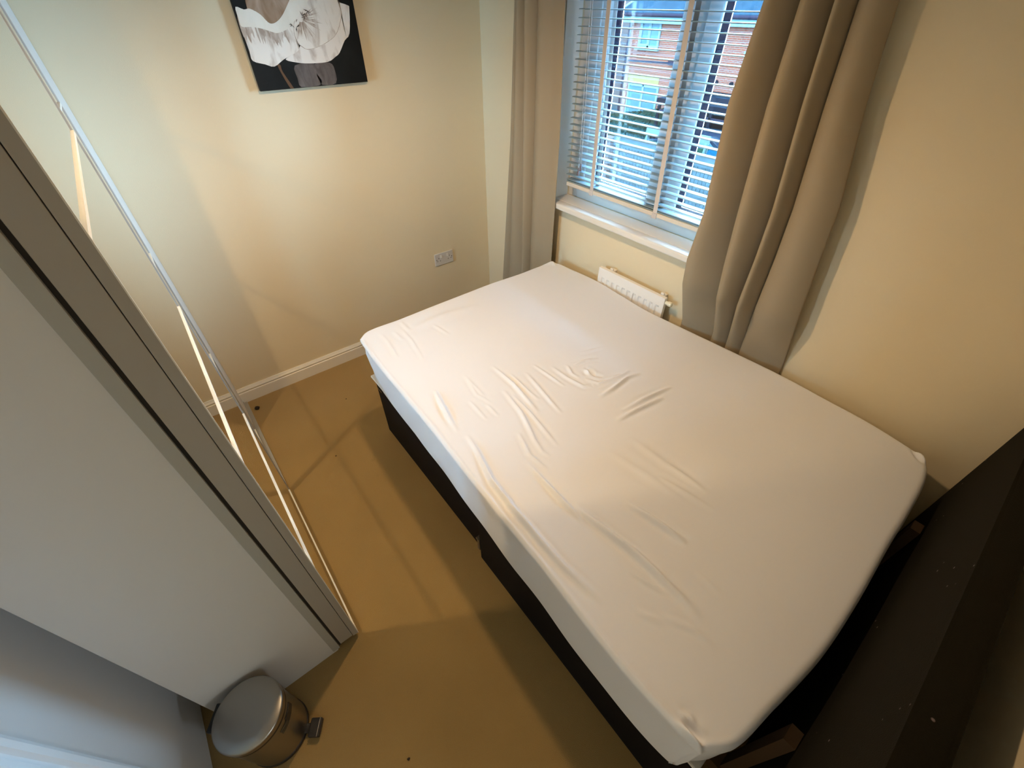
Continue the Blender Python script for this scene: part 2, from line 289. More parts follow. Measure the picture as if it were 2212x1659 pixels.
# white door leaf behind the bin and its moulded architrave
DY = -2.392
bm = bmesh.new(); box(bm, 1.20, 1.812, DY - .035, DY, .012, 2.02, .002)
struct(link('door_1', bm, WHITE_DOOR))
prof = [(1.812, YN), (1.812, DY + .006), (1.816, DY + .014), (1.826, DY + .018), (1.838, DY + .016), (1.842, DY + .008), (1.848, DY + .006), (1.856, DY + .014), (1.872, DY + .017), (1.885, DY + .012), (1.892, DY), (1.892, YN)]
bm = bmesh.new(); prism(bm, prof, 2, 0.0, 2.06)
struct(link('trim_1', bm, WHITE_DOOR))
# window board
bm = bmesh.new(); box(bm, OX0 - .0, OX1, -.002, .10, OZ0 - .028, OZ0 + .004, .002); box(bm, OX0 - .045, OX1 + .045, -.058, .0, OZ0 - .028, OZ0 + .004, .008, seg=4)
sill = struct(link('trim_3', bm, SILL, smooth=True, autos=40)); sill['label'] = 'white painted window board'

# ---------------------------------------------------------------- window
FY = .100
win = bpy.data.objects.new('window_1', None); COL.objects.link(win); win.location = (1.29, FY, OZ0); win['kind'] = 'structure'
bm = bmesh.new()
def frame_rect(bm, x0, x1, z0, z1, t, y0, y1, bev=.004):
    box(bm, x0, x0 + t, y0, y1, z0, z1, bev); box(bm, x1 - t, x1, y0, y1, z0, z1, bev)
    box(bm, x0 + t, x1 - t, y0, y1, z0, z0 + t, bev); box(bm, x0 + t, x1 - t, y0, y1, z1 - t, z1, bev)
frame_rect(bm, OX0, OX1, OZ0, OZ1, .065, FY + .012, FY + .07)
box(bm, 1.262, 1.318, FY + .012, FY + .07, OZ0 + .065, OZ1 - .065, .004)
link('window_frame', bm, UPVC, win)
panes = [(.728, 1.268), (1.312, 1.852)]
GX = []
for x0, x1 in panes:
    bm = bmesh.new(); frame_rect(bm, x0, x1, OZ0 + .045, OZ1 - .045, .062, FY, FY + .05, .006)
    s = link('sash', bm, UPVC, win)
    gx0, gx1, gz0, gz1 = x0 + .062, x1 - .062, OZ0 + .107, OZ1 - .107
    if x0 < 1: gx0 += .068   # the deeper hinge-side profile
    if x0 < 1:
        bm = bmesh.new(); box(bm, x0 + .060, gx0, FY + .004, FY + .05, gz0, gz1, .004); link('hinge_stile', bm, UPVC, win)
    bm = bmesh.new(); box(bm, gx0, gx1, FY + .010, FY + .014, gz0, gz1); link('glass', bm, GLASS, s)
    t = .012
    bm = bmesh.new()
    for a in ((gx0 - t, gx0, gz0 - t, gz1 + t), (gx1, gx1 + t, gz0 - t, gz1 + t), (gx0, gx1, gz0 - t, gz0), (gx0, gx1, gz1, gz1 + t)):
        box(bm, a[0], a[1], FY + .0505, FY + .056, a[2], a[3])
    # dark outer frame return as seen through the glass, with the pale bead on its outer edge
    frame_rect(bm, gx0 - .001, gx1 + .001, gz0 - .001, gz1 + .001, .0025, FY + .0145, FY + .060, 0)
    link('outer_frame', bm, DARKFR, s)
    bm = bmesh.new(); frame_rect(bm, gx0 - .002, gx1 + .002, gz0 - .002, gz1 + .002, .0045, FY + .060, FY + .065, 0); link('glazing_bead', bm, SPACER, s)

# ---------------------------------------------------------------- venetian blind
bl = thing('venetian_blind', 'white wooden venetian blind with open slats hanging in the window', 'blind', (1.30, .03, 1.09))
bm = bmesh.new(); k = 0; z = 1.7826
zs = [1.7826 + .0292 * i for i in range(-22, 9)]
for z in zs:
    if z < 1.125: continue
    t = bmesh.new(); n = 6; L = []
    for j in range(n + 1):
        u = -1 + 2 * j / n; L.append((.031 + .019 * u, z + .0022 * (1 - u * u) - .0010 * u))
    pts = [(y, zz + .0012) for y, zz in L] + [(y, zz - .0012) for y, zz in L[::-1]]
    prism(bm, pts, 0, .735, 1.895)
for zz in (1.118, 1.110):
    box(bm, .742, 1.895, .012, .050, zz - .0015, zz + .0015)
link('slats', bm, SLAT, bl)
bm = bmesh.new(); box(bm, .748, 1.895, .008, .052, 1.086, 1.106, .004); link('bottom_rail', bm, RAILM, bl)
bm = bmesh.new(); box(bm, .735, 1.90, .006, .056, 2.03, 2.056, .002); link('head_rail', bm, SLAT, bl)
for xt, xb in ((.898, .935), (1.285, 1.338), (1.68, 1.72)):
    for yy in (.0095, .0535):
        bm = bmesh.new()
        V = [bm.verts.new(p) for p in ((xt - .011, yy, 2.03), (xt + .011, yy, 2.03), (xb + .011, yy, 1.098), (xb - .011, yy, 1.098))]
        W = [bm.verts.new((v.co.x, yy - .0008, v.co.z)) for v in V]
        bm.faces.new(V); bm.faces.new(W[::-1])
        for i in range(4): bm.faces.new((V[i], V[(i + 1) % 4], W[(i + 1) % 4], W[i]))
        if yy < .02: box(bm, xb - .013, xb + .013, .0055, .0095, 1.080, 1.104, .001)
        link('ladder_tape', bm, TAPE, bl)
for x0, x1, zb in ((.800, .838, 1.19), (.812, .852, 1.215)):
    bm = bmesh.new(); cyl(bm, (x0, .004, 2.03), (x1, -.001, zb), .0008, seg=8); c = link('pull_cord', bm, TAPE, bl)
    bm = bmesh.new(); cyl(bm, (x1, -.001, zb + .004), (x1, -.002, zb - .032), .003, .0065, seg=16); link('tassel', bm, TASSEL, c, smooth=True, autos=40)

# ---------------------------------------------------------------- curtains
def interp_rows(rows, z):
    """rows: per level list of (x,z) per fold line -> x of each fold line at height z"""
    res = []
    for j in range(len(rows[0])):
        pts = sorted((r[j][1], r[j][0]) for r in rows)
        res.append(float(np.interp(z, [p[0] for p in pts], [p[1] for p in pts])))
    return res
def curtain(rows, ztop, zbot, yfn, name, m, parent, sub=36, levels=80):
    P = []
    for i in range(levels + 1):
        z = zbot + (ztop - zbot) * i / levels
        xs = interp_rows(rows, z); row = []
        for j in range(len(xs) - 1):
            for k in range(sub):
                u = k / sub; row.append(yfn(j, u, z, xs[j], xs[j + 1]))
        row.append(yfn(len(xs) - 2, 1.0, z, xs[-2], xs[-1]))
        P.append(row)
    bm = bmesh.new(); grid_mesh(bm, P)
    o = link(name, bm, m, parent, smooth=True)
    md = o.modifiers.new('thickness', 'SOLIDIFY'); md.thickness = .0025; md.offset = 0
    return o
CAMX, CAMY = 2.489, -1.7645
def reproj(x, y0, y):   # the fold lines were measured on the plane y0; slide them onto the plane y
    return CAMX + (x - CAMX) * (y - CAMY) / (y0 - CAMY)
def pleat(u, xa, xb, base, amp, lead=.16, back=.25):
    """one curtain pleat: full at the front, its right flank falling back behind the next pleat"""
    w = xb - xa
    if u < .92:
        t = u / .92; f = math.sin(math.pi * (lead + (1.06 - lead) * t ** .8))
        return xa + w * (t * (1 + .10 * t)), base - amp * f
    t = (u - .92) / .08
    y0 = base - amp * math.sin(math.pi * 1.06); y1 = base - amp * math.sin(math.pi * lead)
    return xb + .10 * w * (1 - t) + .12 * w * math.sin(math.pi * t), y0 + (y1 - y0) * t + .004 * math.sin(math.pi * t)
def y_right(j, u, z, xa, xb):
    low = min(1, max(0, (z - .71) / .22)); base = -.014 - .046 * low
    xa, xb = reproj(xa, -.085, base - .025), reproj(xb, -.085, base - .025)
    amp = [.098, .094, .078, .052][j] * (.38 + .62 * low)
    if j == 3:    # the last wide panel turns back to the wall
        t = u; s = math.sin(math.pi * (.13 + .80 * t)) ** .8
        return (xa + (xb - xa) * t, base - amp * s + .012 * t, z)
    x, y = pleat(u, xa, xb, base, amp, lead=.34 if j == 0 else .16)
    return (x, y + .003 * math.sin(z * 7 + j * 2), z)
cr = thing('curtain', 'long taupe curtain right of the window, swept wider towards the bed', 'curtain', (1.85, -.06, .05), group=None)
curtain([[(x, 2.3) for x in (1.66, 1.735, 1.815, 1.86, 1.94)]] + CUR_R + [[(1.70, .05), (1.85, .05), (1.93, .05), (2.0, .05), (2.17, .05)]], 2.24, .05, y_right, 'curtain_panel', CURT, cr)
def y_left(j, u, z, xa, xb):
    low = 1.0; base = -.056
    xa, xb = reproj(xa, -.06, base - .02), reproj(xb, -.06, base - .02)
    if j == 3:
        t = u; s = .55 + .45 * math.cos(math.pi * (t * 1.15 - .30)) + .16 * math.sin(t * math.pi * 2.6 + .2) * low
        return (xa + (xb - xa) * t, base - .044 * (.6 + .4 * low) * s, z)
    amp = [.048, .072, .074][j] * (.55 + .45 * low)
    x, y = pleat(u, xa, xb, base, amp)
    return (x, y, z)
cl = thing('curtain', 'long taupe curtain left of the window, between the blind and the picture wall', 'curtain', (.55, -.06, .05))
curtain([[(x, 2.3) for x in (.42, .45, .50, .56, .69)]] + CUR_L + [[(.26, .05), (.35, .05), (.51, .05), (.57, .05), (.735, .05)]], 2.24, .05, y_left, 'curtain_panel', CURT, cl)
pole = thing('curtain_pole', 'slim metal curtain pole above the window carrying both curtains', 'curtain pole', (1.3, -.07, 2.255))
bm = bmesh.new(); cyl(bm, (.25, -.065, 2.255), (2.35, -.065, 2.255), .012); link('rod', bm, STEEL, pole, smooth=True, autos=40)
for x in (.33, 2.27):
    bm = bmesh.new(); cyl(bm, (x, -.065, 2.255), (x, 0, 2.255), .008); link('bracket', bm, STEEL, pole)

# ---------------------------------------------------------------- radiator
rad = thing('radiator', 'white panel radiator under the window, mostly hidden behind the bed', 'radiator', (1.335, -.05, .2))
RX0, RX1, RZ0, RZ1, RY = 1.118, 1.545, .18, .768, -.060
bm = bmesh.new()
nx = 12; pts = []
pitch = (RX1 - RX0 - .03) / 11
rows = []
for z in [RZ0, RZ0 + .045, RZ0 + .058] + [RZ1 - .062, RZ1 - .048, RZ1]:
    row = []
    N = 132
    for i in range(N + 1):
        x = RX0 + (RX1 - RX0) * i / N
        g = 0
        if RZ0 + .05 < z < RZ1 - .05:
            ph = ((x - RX0 - .015) / pitch) % 1.0
            inside = RX0 + .015 < x < RX1 - .015
            g = (.0065 if (inside and .30 < ph < .70) else 0)
            if inside and (.22 < ph <= .30 or .70 <= ph < .78): g = .0035
        row.append((x, RY + g, z))
    rows.append(row)
grid_mesh(bm, rows)
box(bm, RX0, RX1, RY + .010, RY + .020, RZ0, RZ1)
box(bm, RX0 - .001, RX0 + .006, RY - .001, RY + .020, RZ0, RZ1, .001); box(bm, RX1 - .006, RX1 + .001, RY - .001, RY + .020, RZ0, RZ1, .001)
box(bm, RX0, RX1, RY - .001, RY + .020, RZ1 - .004, RZ1 + .002, .002); box(bm, RX0, RX1, RY, RY + .020, RZ0 - .002, RZ0 + .003)
link('front_panel', bm, RAD, rad)
bm = bmesh.new(); box(bm, RX0 + .03, RX1 - .03, RY + .020, -.020, RZ0 + .05, RZ1 - .04, .002); link('convector_fins', bm, RAD, rad)
for x in (RX0 + .065, RX1 - .035):
    bm = bmesh.new(); box(bm, x - .012, x + .012, RY + .018, -.001, RZ1 - .09, RZ1 - .004, .003); box(bm, x - .010, x + .010, RY + .022, RY + .032, RZ1 - .01, RZ1 + .010, .003); link('wall_bracket', bm, RAD, rad)
bm = bmesh.new(); cyl(bm, (RX1 - .004, RY + .012, RZ1 - .022), (RX1 + .016, RY + .012, RZ1 - .022), .009); cyl(bm, (RX1 + .016, RY + .012, RZ1 - .022), (RX1 + .034, RY + .012, RZ1 - .022), .0125, .0115)
cyl(bm, (RX1 + .034, RY + .012, RZ1 - .022), (RX1 + .036, RY + .012, RZ1 - .022), .006); link('bleed_valve', bm, VALVE, rad, smooth=True, autos=35)
bm = bmesh.new(); cyl(bm, (RX1 + .02, RY + .012, .02), (RX1 + .02, RY + .012, .24), .0075); cyl(bm, (RX1 - .005, RY + .012, .225), (RX1 + .03, RY + .012, .225), .012); link('pipe', bm, RAD, rad, smooth=True, autos=35)

# ---------------------------------------------------------------- double socket on the picture wall
sk = thing('power_socket', 'white double power socket on the picture wall beside the bed', 'socket', (0.005, -.386, .503))
bm = bmesh.new(); box(bm, 0.0, .009, -.460, -.314, .457, .543, .003); link('faceplate', bm, SOCKET, sk)
for y in (-.412, -.362):
    bm = bmesh.new(); prism(bm, [(.0085, .508), (.014, .511), (.0115, .523), (.0105, .531), (.0085, .531)], 1, y - .007, y + .007)
    link('rocker_switch', bm, mat('rocker_white', (.74, .72, .68), .3), sk)
for yc in (-.430, -.344):
    bm = bmesh.new()
    box(bm, .0088, .0094, yc - .002, yc + .002, .506, .514); box(bm, .0088, .0094, yc - .0145, yc - .008, .488, .492); box(bm, .0088, .0094, yc + .008, yc + .0145, .488, .492)
    link('pin_slots', bm, HOLE, sk)
for y in (-.447, -.327):
    bm = bmesh.new(); cyl(bm, (.0085, y, .500), (.0098, y, .500), .003, seg=16); link('screw', bm, HOLE, sk)

# ---------------------------------------------------------------- canvas print
cv = thing('canvas_print', 'square canvas print of a white poppy on black, hung on the cream wall', 'picture', (.02, -.97, 1.75))
CY0, CY1, CZ0, CZ1 = -1.222, -.718, 1.538, 2.04
FACE = .032
CBLK = mat('printed_black', (0.010, 0.012, 0.013), 0.6, spec=.15, var=(9, .3)); 
def petal_mat(name, c1, c2, scale, lo=.35, hi=.65):
    m = bpy.data.materials.new(name); m.use_nodes = True; n = m.node_tree.nodes; l = m.node_tree.links; b = n['Principled BSDF']
    b.inputs['Roughness'].default_value = .55
    tc = n.new('ShaderNodeTexCoord'); mp = n.new('ShaderNodeMapping'); mp.inputs['Scale'].default_value = (1, scale * 2.4, scale)
    t = n.new('ShaderNodeTexNoise'); t.inputs['Scale'].default_value = 1.0; t.inputs['Detail'].default_value = 5; t.inputs['Distortion'].default_value = .6
    l.new(tc.outputs['Object'], mp.inputs['Vector']); l.new(mp.outputs['Vector'], t.inputs['Vector'])
    r = n.new('ShaderNodeValToRGB'); r.color_ramp.elements[0].position = lo; r.color_ramp.elements[1].position = hi
    r.color_ramp.elements[0].color = c1 + (1,); r.color_ramp.elements[1].color = c2 + (1,)
    l.new(t.outputs['Fac'], r.inputs['Fac']); l.new(r.outputs['Color'], b.inputs['Base Color'])
    return m
PW = petal_mat('petal_white', (.52, .47, .42), (.80, .78, .74), 9, .30, .50)
PL = petal_mat('petal_lip', (.76, .75, .68), (.84, .83, .77), 7)
PI = petal_mat('petal_inner', (.27, .17, .10), (.46, .35, .27), 8)
PB = petal_mat('petal_back', (.50, .45, .41), (.80, .78, .75), 12, .30, .52)
PG = petal_mat('bud_grey', (.07, .06, .055), (.14, .12, .12), 14)
PS = mat('stem_brown', (.10, .045, .015), .6)
PD = mat('stamen_dark', (.05, .04, .035), .6)
PSH = petal_mat('petal_brown_shade', (.36, .29, .24), (.60, .55, .50), 22, .4, .62)
bm = bmesh.new(); box(bm, .012, FACE, CY0, CY1, CZ0, CZ1, .0015)
link('canvas', bm, CBLK, cv)
bm = bmesh.new(); frame_pts = (CY0 + .004, CY1 - .004, CZ0 + .004, CZ1 - .004)
for a in ((CY0 + .003, CY0 + .04, CZ0 + .003, CZ1 - .003), (CY1 - .04, CY1 - .003, CZ0 + .003, CZ1 - .003)): box(bm, 0.0, .0119, a[0], a[1], a[2], a[3])
box(bm, 0.0, .0119, CY0 + .04, CY1 - .04, CZ0 + .003, CZ0 + .04); box(bm, 0.0, .0119, CY0 + .04, CY1 - .04, CZ1 - .04, CZ1 - .003)
link('stretcher_frame', bm, mat('bare_pine', (.55, .40, .24), .8), cv)
def smooth_poly(pts, n=6):
    out = []; N = len(pts)
    for i in range(N):
        p0, p1, p2, p3 = [np.array(pts[(i + k - 1) % N]) for k in range(4)]
        for k in range(n):
            t = k / n; out.append(tuple(.5 * ((2 * p1) + (-p0 + p2) * t + (2 * p0 - 5 * p1 + 4 * p2 - p3) * t * t + (-p0 + 3 * p1 - 3 * p2 + p3) * t ** 3)))
    return out
bm = bmesh.new(); lay = 0
fm = [PB, PSH, PW, PI, PL, PG, PS, PD]
def clipc(p): return (min(max(p[0], CY0 + .001), CY1 - .001), min(max(p[1], CZ0 + .001), CZ1 - .002))
def flat(key, mi, off, pts=None, n=3, jag=0):
    P = [clipc(p) for p in smooth_poly(pts or PETALS[key], n)]
    vs = [bm.verts.new((FACE + off, p[0], p[1])) for p in P]
    f = bm.faces.new(vs); f.material_index = mi
    bmesh.ops.triangulate(bm, faces=[f])
flat('bud', 5, .0003); flat('bud2', 5, .0004); flat('stem', 6, .0005)
flat('back', 0, .0006)
flat('left', 2, .0008)
def grown(key, s):
    P = np.array(PETALS[key]); c = P.mean(0); return [tuple(c + (p - c) * s) for p in P]
def inset_edge(key, mi, s, o1):
    flat(key, mi, o1, pts=grown(key, s))
inset_edge('right', 1, 1.022, .0009)
flat('right', 2, .0010)
# brown shading strokes painted on the petals, radiating from the flower's heart
heart = np.mean(PETALS['stamen'], axis=0)
rs = random.Random(7)
def stroke(p, q, w, mi, off):
    p, q = np.array(p), np.array(q); d = q - p; L = np.linalg.norm(d)
    if L < 1e-5: return
    nrm = np.array([-d[1], d[0]]) / L
    P = [clipc(tuple(v)) for v in (p + nrm * w * .5, p + d * .5 + nrm * w, q, p + d * .5 - nrm * w, p - nrm * w * .5)]
    SK[0] += .000003; off += SK[0]
    vs = [bm.verts.new((FACE + off, v[0], v[1])) for v in P]
    f = bm.faces.new(vs); f.material_index = mi
SK = [0.0]
for i in range(46):
    a = rs.uniform(-2.2, .9); r = rs.uniform(.05, .095)
    st = heart + .012 * np.array([math.cos(a), math.sin(a)]); stroke(st, heart + r * np.array([math.cos(a), math.sin(a)]), rs.uniform(.0008, .0022), 1, .0012)
lipl = PETALS['lip'][15:23]
for i in range(60):
    k = rs.randrange(len(lipl) - 1); t = rs.random(); p = np.array(lipl[k]) * (1 - t) + np.array(lipl[k + 1]) * t
    stroke(p + np.array([0, .004]), p + np.array([rs.uniform(-.004, .004), -rs.uniform(.02, .055)]), rs.uniform(.003, .007), 1, .0011)
flat('inner', 3, .0018); flat('lip', 4, .0024)
for i in range(26):
    a = rs.uniform(0, 6.28); t = rs.random(); p = np.array(PETALS['stamen'][rs.randrange(8)])
    stroke(p, p + rs.uniform(.01, .022) * np.array([math.cos(a), math.sin(a)]), .0012, 7, .0026)
link('painted_flower', bm, fm, cv)

# ---------------------------------------------------------------- mirrored sliding wardrobe
wd = thing('wardrobe', 'tall pale wardrobe with mirrored sliding doors standing against the left wall', 'wardrobe', (.85, -2.1, 0))
WX, WY, WB, WH = 1.669, -1.865, -2.306, 2.22
bm = bmesh.new(); box(bm, WX - .018, WX, WB, -1.950, .0, WH, .0008); link('side_panel', bm, WARD_SIDE, wd)
bm = bmesh.new(); box(bm, .004, .022, WB, -1.93, .0, WH); link('side_panel', bm, WARD_SIDE, wd)
bm = bmesh.new(); box(bm, .022, WX - .018, WB, -1.955, WH - .02, WH); link('top_panel', bm, WARD_SIDE, wd)
bm = bmesh.new(); box(bm, .022, WX - .018, WB, WB + .006, .02, WH - .02); link('back_panel', bm, WARD_SIDE, wd)
bm = bmesh.new(); box(bm, .022, WX - .018, WB + .006, -1.955, .04, .058); link('bottom_panel', bm, WARD_SIDE, wd)
bm = bmesh.new(); box(bm, WX - .022, WX + .003, -1.966, -1.941, .014, WH, .001); link('edge_cap', bm, WARD_CAP, wd)
bm = bmesh.new(); box(bm, WX - .03, WX - .006, -1.941, -1.933, .014, WH); link('gap_shade_strip', bm, DARK_GAP, wd)  # dark strip standing in for the shade between cap and post
bm = bmesh.new(); box(bm, WX - .030, WX, -1.933, -1.8865, .030, WH, .0012); link('frame_post', bm, WARD_GREY, wd)
bm = bmesh.new(); box(bm, .022, WX - .03, -1.94, -1.868, .0, .010); box(bm, .022, WX - .03, -1.915, -1.911, .010, .018); box(bm, .022, WX - .03, -1.89, -1.886, .010, .018); link('bottom_track', bm, GREYPROF, wd)
bm = bmesh.new(); box(bm, .022, WX - .03, -1.94, -1.862, WH - .06, WH); link('top_track', bm, WARD_GREY, wd)
def sliding(name, x0, x1, y0, y1, near_t, far_t, zj, z0=.022, z1=2.16):
    bm = bmesh.new(); box(bm, x0, x0 + far_t, y1, y0, z0, z1, .001); fr = link(name, bm, GREYPROF, wd)
    bm = bmesh.new(); box(bm, x1 - near_t, x1, y1, y0, z0, z1, .001); link('stile', bm, WARD_GREY, fr)
    bm = bmesh.new(); box(bm, x0 + far_t, x1 - near_t, y1 + .004, y0 - .0025, z0 + .003, z1 - .003); link('mirror', bm, MIRROR, fr)
    for z in zj:
        bm = bmesh.new(); box(bm, x0 + far_t, x1 - near_t + .001, y0 - .0035, y0 + .0012, z - .0045, z + .0045); link('glazing_bar', bm, SILVER, fr)
    bm = bmesh.new(); box(bm, x0 + far_t, x1 - near_t, y1, y0 + .0006, z0, z0 + .012, .001); link('bottom_rail', bm, SILVER, fr)
    bm = bmesh.new(); box(bm, x0 + far_t, x1 - near_t, y1, y0 + .0006, z1 - .02, z1, .001); link('top_rail', bm, SILVER, fr)
    # thin bright edge along the stile towards the room
    bm = bmesh.new(); box(bm, x1 - .0012, x1 + .0008, y0 - .001, y0 + .0012, z0, z1); link('edge_trim', bm, SILVER, fr)
    return fr
sliding('sliding_door', .842, WX, WY, WY - .020, .004, .007, (.57, 1.08, 1.59))
sliding('sliding_door', .30, .875, WY - .024, WY - .044, .045, .02, (.57, 1.08, 1.59))
bm = bmesh.new(); box(bm, .003, .30, WY - .044, WY - .024, .02, 2.16); link('reflection_blocker', bm, WARD_SIDE, wd)  # plain panel added to cut the mirror's reflected light and shade the wall

# ---------------------------------------------------------------- divan bed, mattress, sheet
bed = thing('divan_bed', 'small double divan bed with black base and black upholstered headboard', 'bed', (1.7, -.72, 0))
bm = bmesh.new(); box(bm, .775, 1.712, -1.292, -.13, .012, .400, .006, seg=3); link('base_section', bm, BLACK_FAB, bed)
bm = bmesh.new(); box(bm, .752, 1.712, -1.303, -.13, .4, .412, .005); link('platform_top', bm, TICK, bed)
bm = bmesh.new(); box(bm, 1.716, 2.672, -1.316, -.14, .4, .412, .005); link('platform_top', bm, TICK, bed)
bm = bmesh.new(); box(bm, 1.716, 2.672, -1.318, -.14, .012, .400, .006, seg=3); link('base_section', bm, BLACK_FAB, bed)
for x, y in ((.85, -1.23), (.85, -.20), (1.64, -1.23), (1.64, -.2), (1.79, -1.25), (1.79, -.2), (2.6, -1.25), (2.6, -.2)):
    bm = bmesh.new(); cyl(bm, (x, y, 0), (x, y, .014), .022); link('castor', bm, BLACK_PL, bed)
bm = bmesh.new(); box(bm, 1.704, 1.720, -1.322, -1.316, .085, .175, .002); cyl(bm, (1.710, -1.300, .172), (1.710, -1.325, .172), .008, seg=16); link('linking_bar', bm, STEEL, bed)
bm = bmesh.new(); box(bm, .790, .836, -1.2945, -1.291, .345, .349); link('staple', bm, CHROME, bed)
bm = bmesh.new()
hy0, hy1, hx0, hx1, hz0, hz1 = -1.40, -.118, 2.762, 2.822, .14, 1.012
def rrect(y0, y1, z0, z1, r, n=8):
    pts = []
    for cy, cz, a0 in ((y1 - r, z1 - r, 0), (y0 + r, z1 - r, 90), (y0 + .005, z0 + .005, 180), (y1 - .005, z0 + .005, 270)):
        rr = r if a0 < 180 else .005
        for k in range(n + 1):
            a = math.radians(a0 + 90 * k / n); pts.append((cy + rr * math.cos(a), cz + rr * math.sin(a)))
    return pts
t = bmesh.new(); prism(t, rrect(hy0, hy1, hz0, hz1, .03), 0, hx0, hx1)
bmesh.ops.bevel(t, geom=[e for e in t.edges if abs(e.verts[0].co.x - e.verts[1].co.x) < 1e-6], offset=.014, segments=4, profile=.5, affect='EDGES')
merge(bm, t); link('headboard', bm, HB_FAB, bed, smooth=True, autos=50)
for y in (-.32, -1.15):
    bm = bmesh.new(); box(bm, 2.674, 2.762, y - .03, y + .03, .10, .16); box(bm, 2.735, 2.7615, y - .022, y + .022, .10, .60); link('headboard_strut', bm, mat('raw_strut_timber', (.14, .08, .04), .8), bed)

ol = smooth_poly(OUTLINE, 30)
ol = np.array(ol)
# resample evenly
d = np.r_[0, np.cumsum(np.linalg.norm(np.diff(np.r_[ol, ol[:1]], axis=0), axis=1))]
NP_ = 1100
s = np.linspace(0, d[-1], NP_, endpoint=False); olc = np.r_[ol, ol[:1]]
OLP = np.c_[np.interp(s, d, olc[:, 0]), np.interp(s, d, olc[:, 1])]
cen = np.array([1.72, -.73])
tan = np.roll(OLP, -1, 0) - np.roll(OLP, 1, 0); nout = np.c_[tan[:, 1], -tan[:, 0]]; nout /= np.linalg.norm(nout, axis=1)[:, None]
if ((nout * (OLP - cen)).sum(1)).mean() < 0: nout = -nout
ZT = .695
far_ = np.clip(nout[:, 1] * 1.3 - .2, 0, 1); OLP = OLP + nout * (.005 * far_)[:, None]
def seg_dist(P, A, B):
    AB = B - A; t = np.clip(((P - A) @ AB) / (AB @ AB), 0, 1); return np.linalg.norm(P - (A + t[:, None] * AB), axis=1), t
def top_height(P):
    z = np.full(len(P), ZT)
    # very soft dip of the mattress
    u = (P[:, 0] - 1.72) / .95; v = (P[:, 1] + .73) / .63
    z += -.004 * np.exp(-(u * u + v * v) * 2.2)
    z += .0015 * np.sin(P[:, 0] * 9 + P[:, 1] * 4) * np.exp(-(u * u + v * v))
    for pts, a, wdt in WRINKLES:
        pts = np.array(pts); lens = np.linalg.norm(np.diff(pts, axis=0), axis=1); tot = lens.sum(); acc = 0
        best = np.full(len(P), 9.); bs = np.zeros(len(P))
        m = (P[:, 0] > pts[:, 0].min() - .08) & (P[:, 0] < pts[:, 0].max() + .08) & (P[:, 1] > pts[:, 1].min() - .08) & (P[:, 1] < pts[:, 1].max() + .08)
        if not m.any(): continue
        Q = P[m]; bb = best[m]; ss = bs[m]
        for i in range(len(lens)):
            dd, t = seg_dist(Q, pts[i], pts[i + 1]); k = dd < bb; bb[k] = dd[k]; ss[k] = (acc + t[k] * lens[i]) / tot; acc += lens[i]
        sg = wdt * .00052 + .0010; env = np.clip(np.sin(np.pi * ss), 0, 1) ** .85
        # a ridge flanked by shallow hollows
        g = np.exp(-(bb / sg) ** 2 / 2) * 1.0 - .35 * np.exp(-((bb - 2.6 * sg) / (1.3 * sg)) ** 2 / 2)
        z[m] += a * .0015 * g * env
    return z
def edge_r(i):  # crisp piped edge on the open long side, soft elsewhere
    n = nout[i]; k = np.clip(-n[1] * 1.3 - .2, 0, 1); return .022 * (1 - k) + .012 * k
ER = np.array([edge_r(i) for i in range(NP_)])
S = [1, .9985, .997, .995, .9925, .99, .986, .982, .977, .971, .965] + list(np.linspace(.958, .03, 180))
P_all = []; 
for sc_ in S: P_all.append(cen + (OLP - cen) * sc_)
P_all = np.array(P_all); flatP = P_all.reshape(-1, 2)
H = top_height(flatP).reshape(len(S), NP_)
dist = (1 - np.array(S))[:, None] * np.abs(((OLP - cen) * nout).sum(1))[None, :]
r = ER[None, :]; q = np.clip(1 - dist / r, 0, 1)
near = np.clip(-nout[:, 1] * 1.3 - .2, 0, 1)[None, :]
Z = H - r * (1 - np.sqrt(np.clip(1 - q ** 2, 0, 1)))
Z += near * .0035 * np.exp(-((dist - .012) / .006) ** 2)
V = []
F = []
rows_xyz = [np.c_[P_all[i], Z[i]] for i in range(len(S))]
# side: from the outer edge down to the hem
def hem_z(i):
    x, y = OLP[i]; n = nout[i]
    z = .452
    if n[1] < -.3: z = np.interp(x, [.78, .84, .90, 1.03, 1.2, 1.45, 1.8, 2.0, 2.6], [.60, .57, .505, .465, .450, .446, .434, .426, .430])
    elif n[0] < -.3: z = np.interp(y, [-1.33, -1.2, -.9], [.585, .52, .47])
    return z
hz = np.array([hem_z(i) for i in range(NP_)])
side = []
for j in range(1, 19):
    t = j / 18
    z0 = Z[0]; z = z0 + (hz - z0) * t
    bulge = -.010 * np.sin(np.pi * t) * near[0] + .004 * np.sin(np.pi * t) * (1 - near[0]) * np.clip(1 - nout[:, 1] * 2, 0, 1) - .010 * max(0, t - .75) / .25 - .004 * t
    wr = .0022 * np.sin(OLP[:, 0] * 60 + t * 9 + 2 * np.sin(OLP[:, 0] * 11)) * np.sin(np.pi * min(1, t * 1.05)) * np.exp(-((OLP[:, 0] - 1.35) / .45) ** 2) + .0012 * np.sin(OLP[:, 0] * 23 + OLP[:, 1] * 31 + t * 5)
    side.append(np.c_[OLP + nout * (bulge + wr)[:, None], z])
rows_all = side[::-1] + rows_xyz
verts = np.concatenate(rows_all); NR = len(rows_all)
faces = []
for a in range(NR - 1):
    o0, o1 = a * NP_, (a + 1) * NP_
    for k in range(NP_):
        k2 = (k + 1) % NP_; faces.append((o0 + k, o0 + k2, o1 + k2, o1 + k))
verts = list(map(tuple, verts)); ci = len(verts); verts.append((cen[0], cen[1], float(Z[-1].mean())))
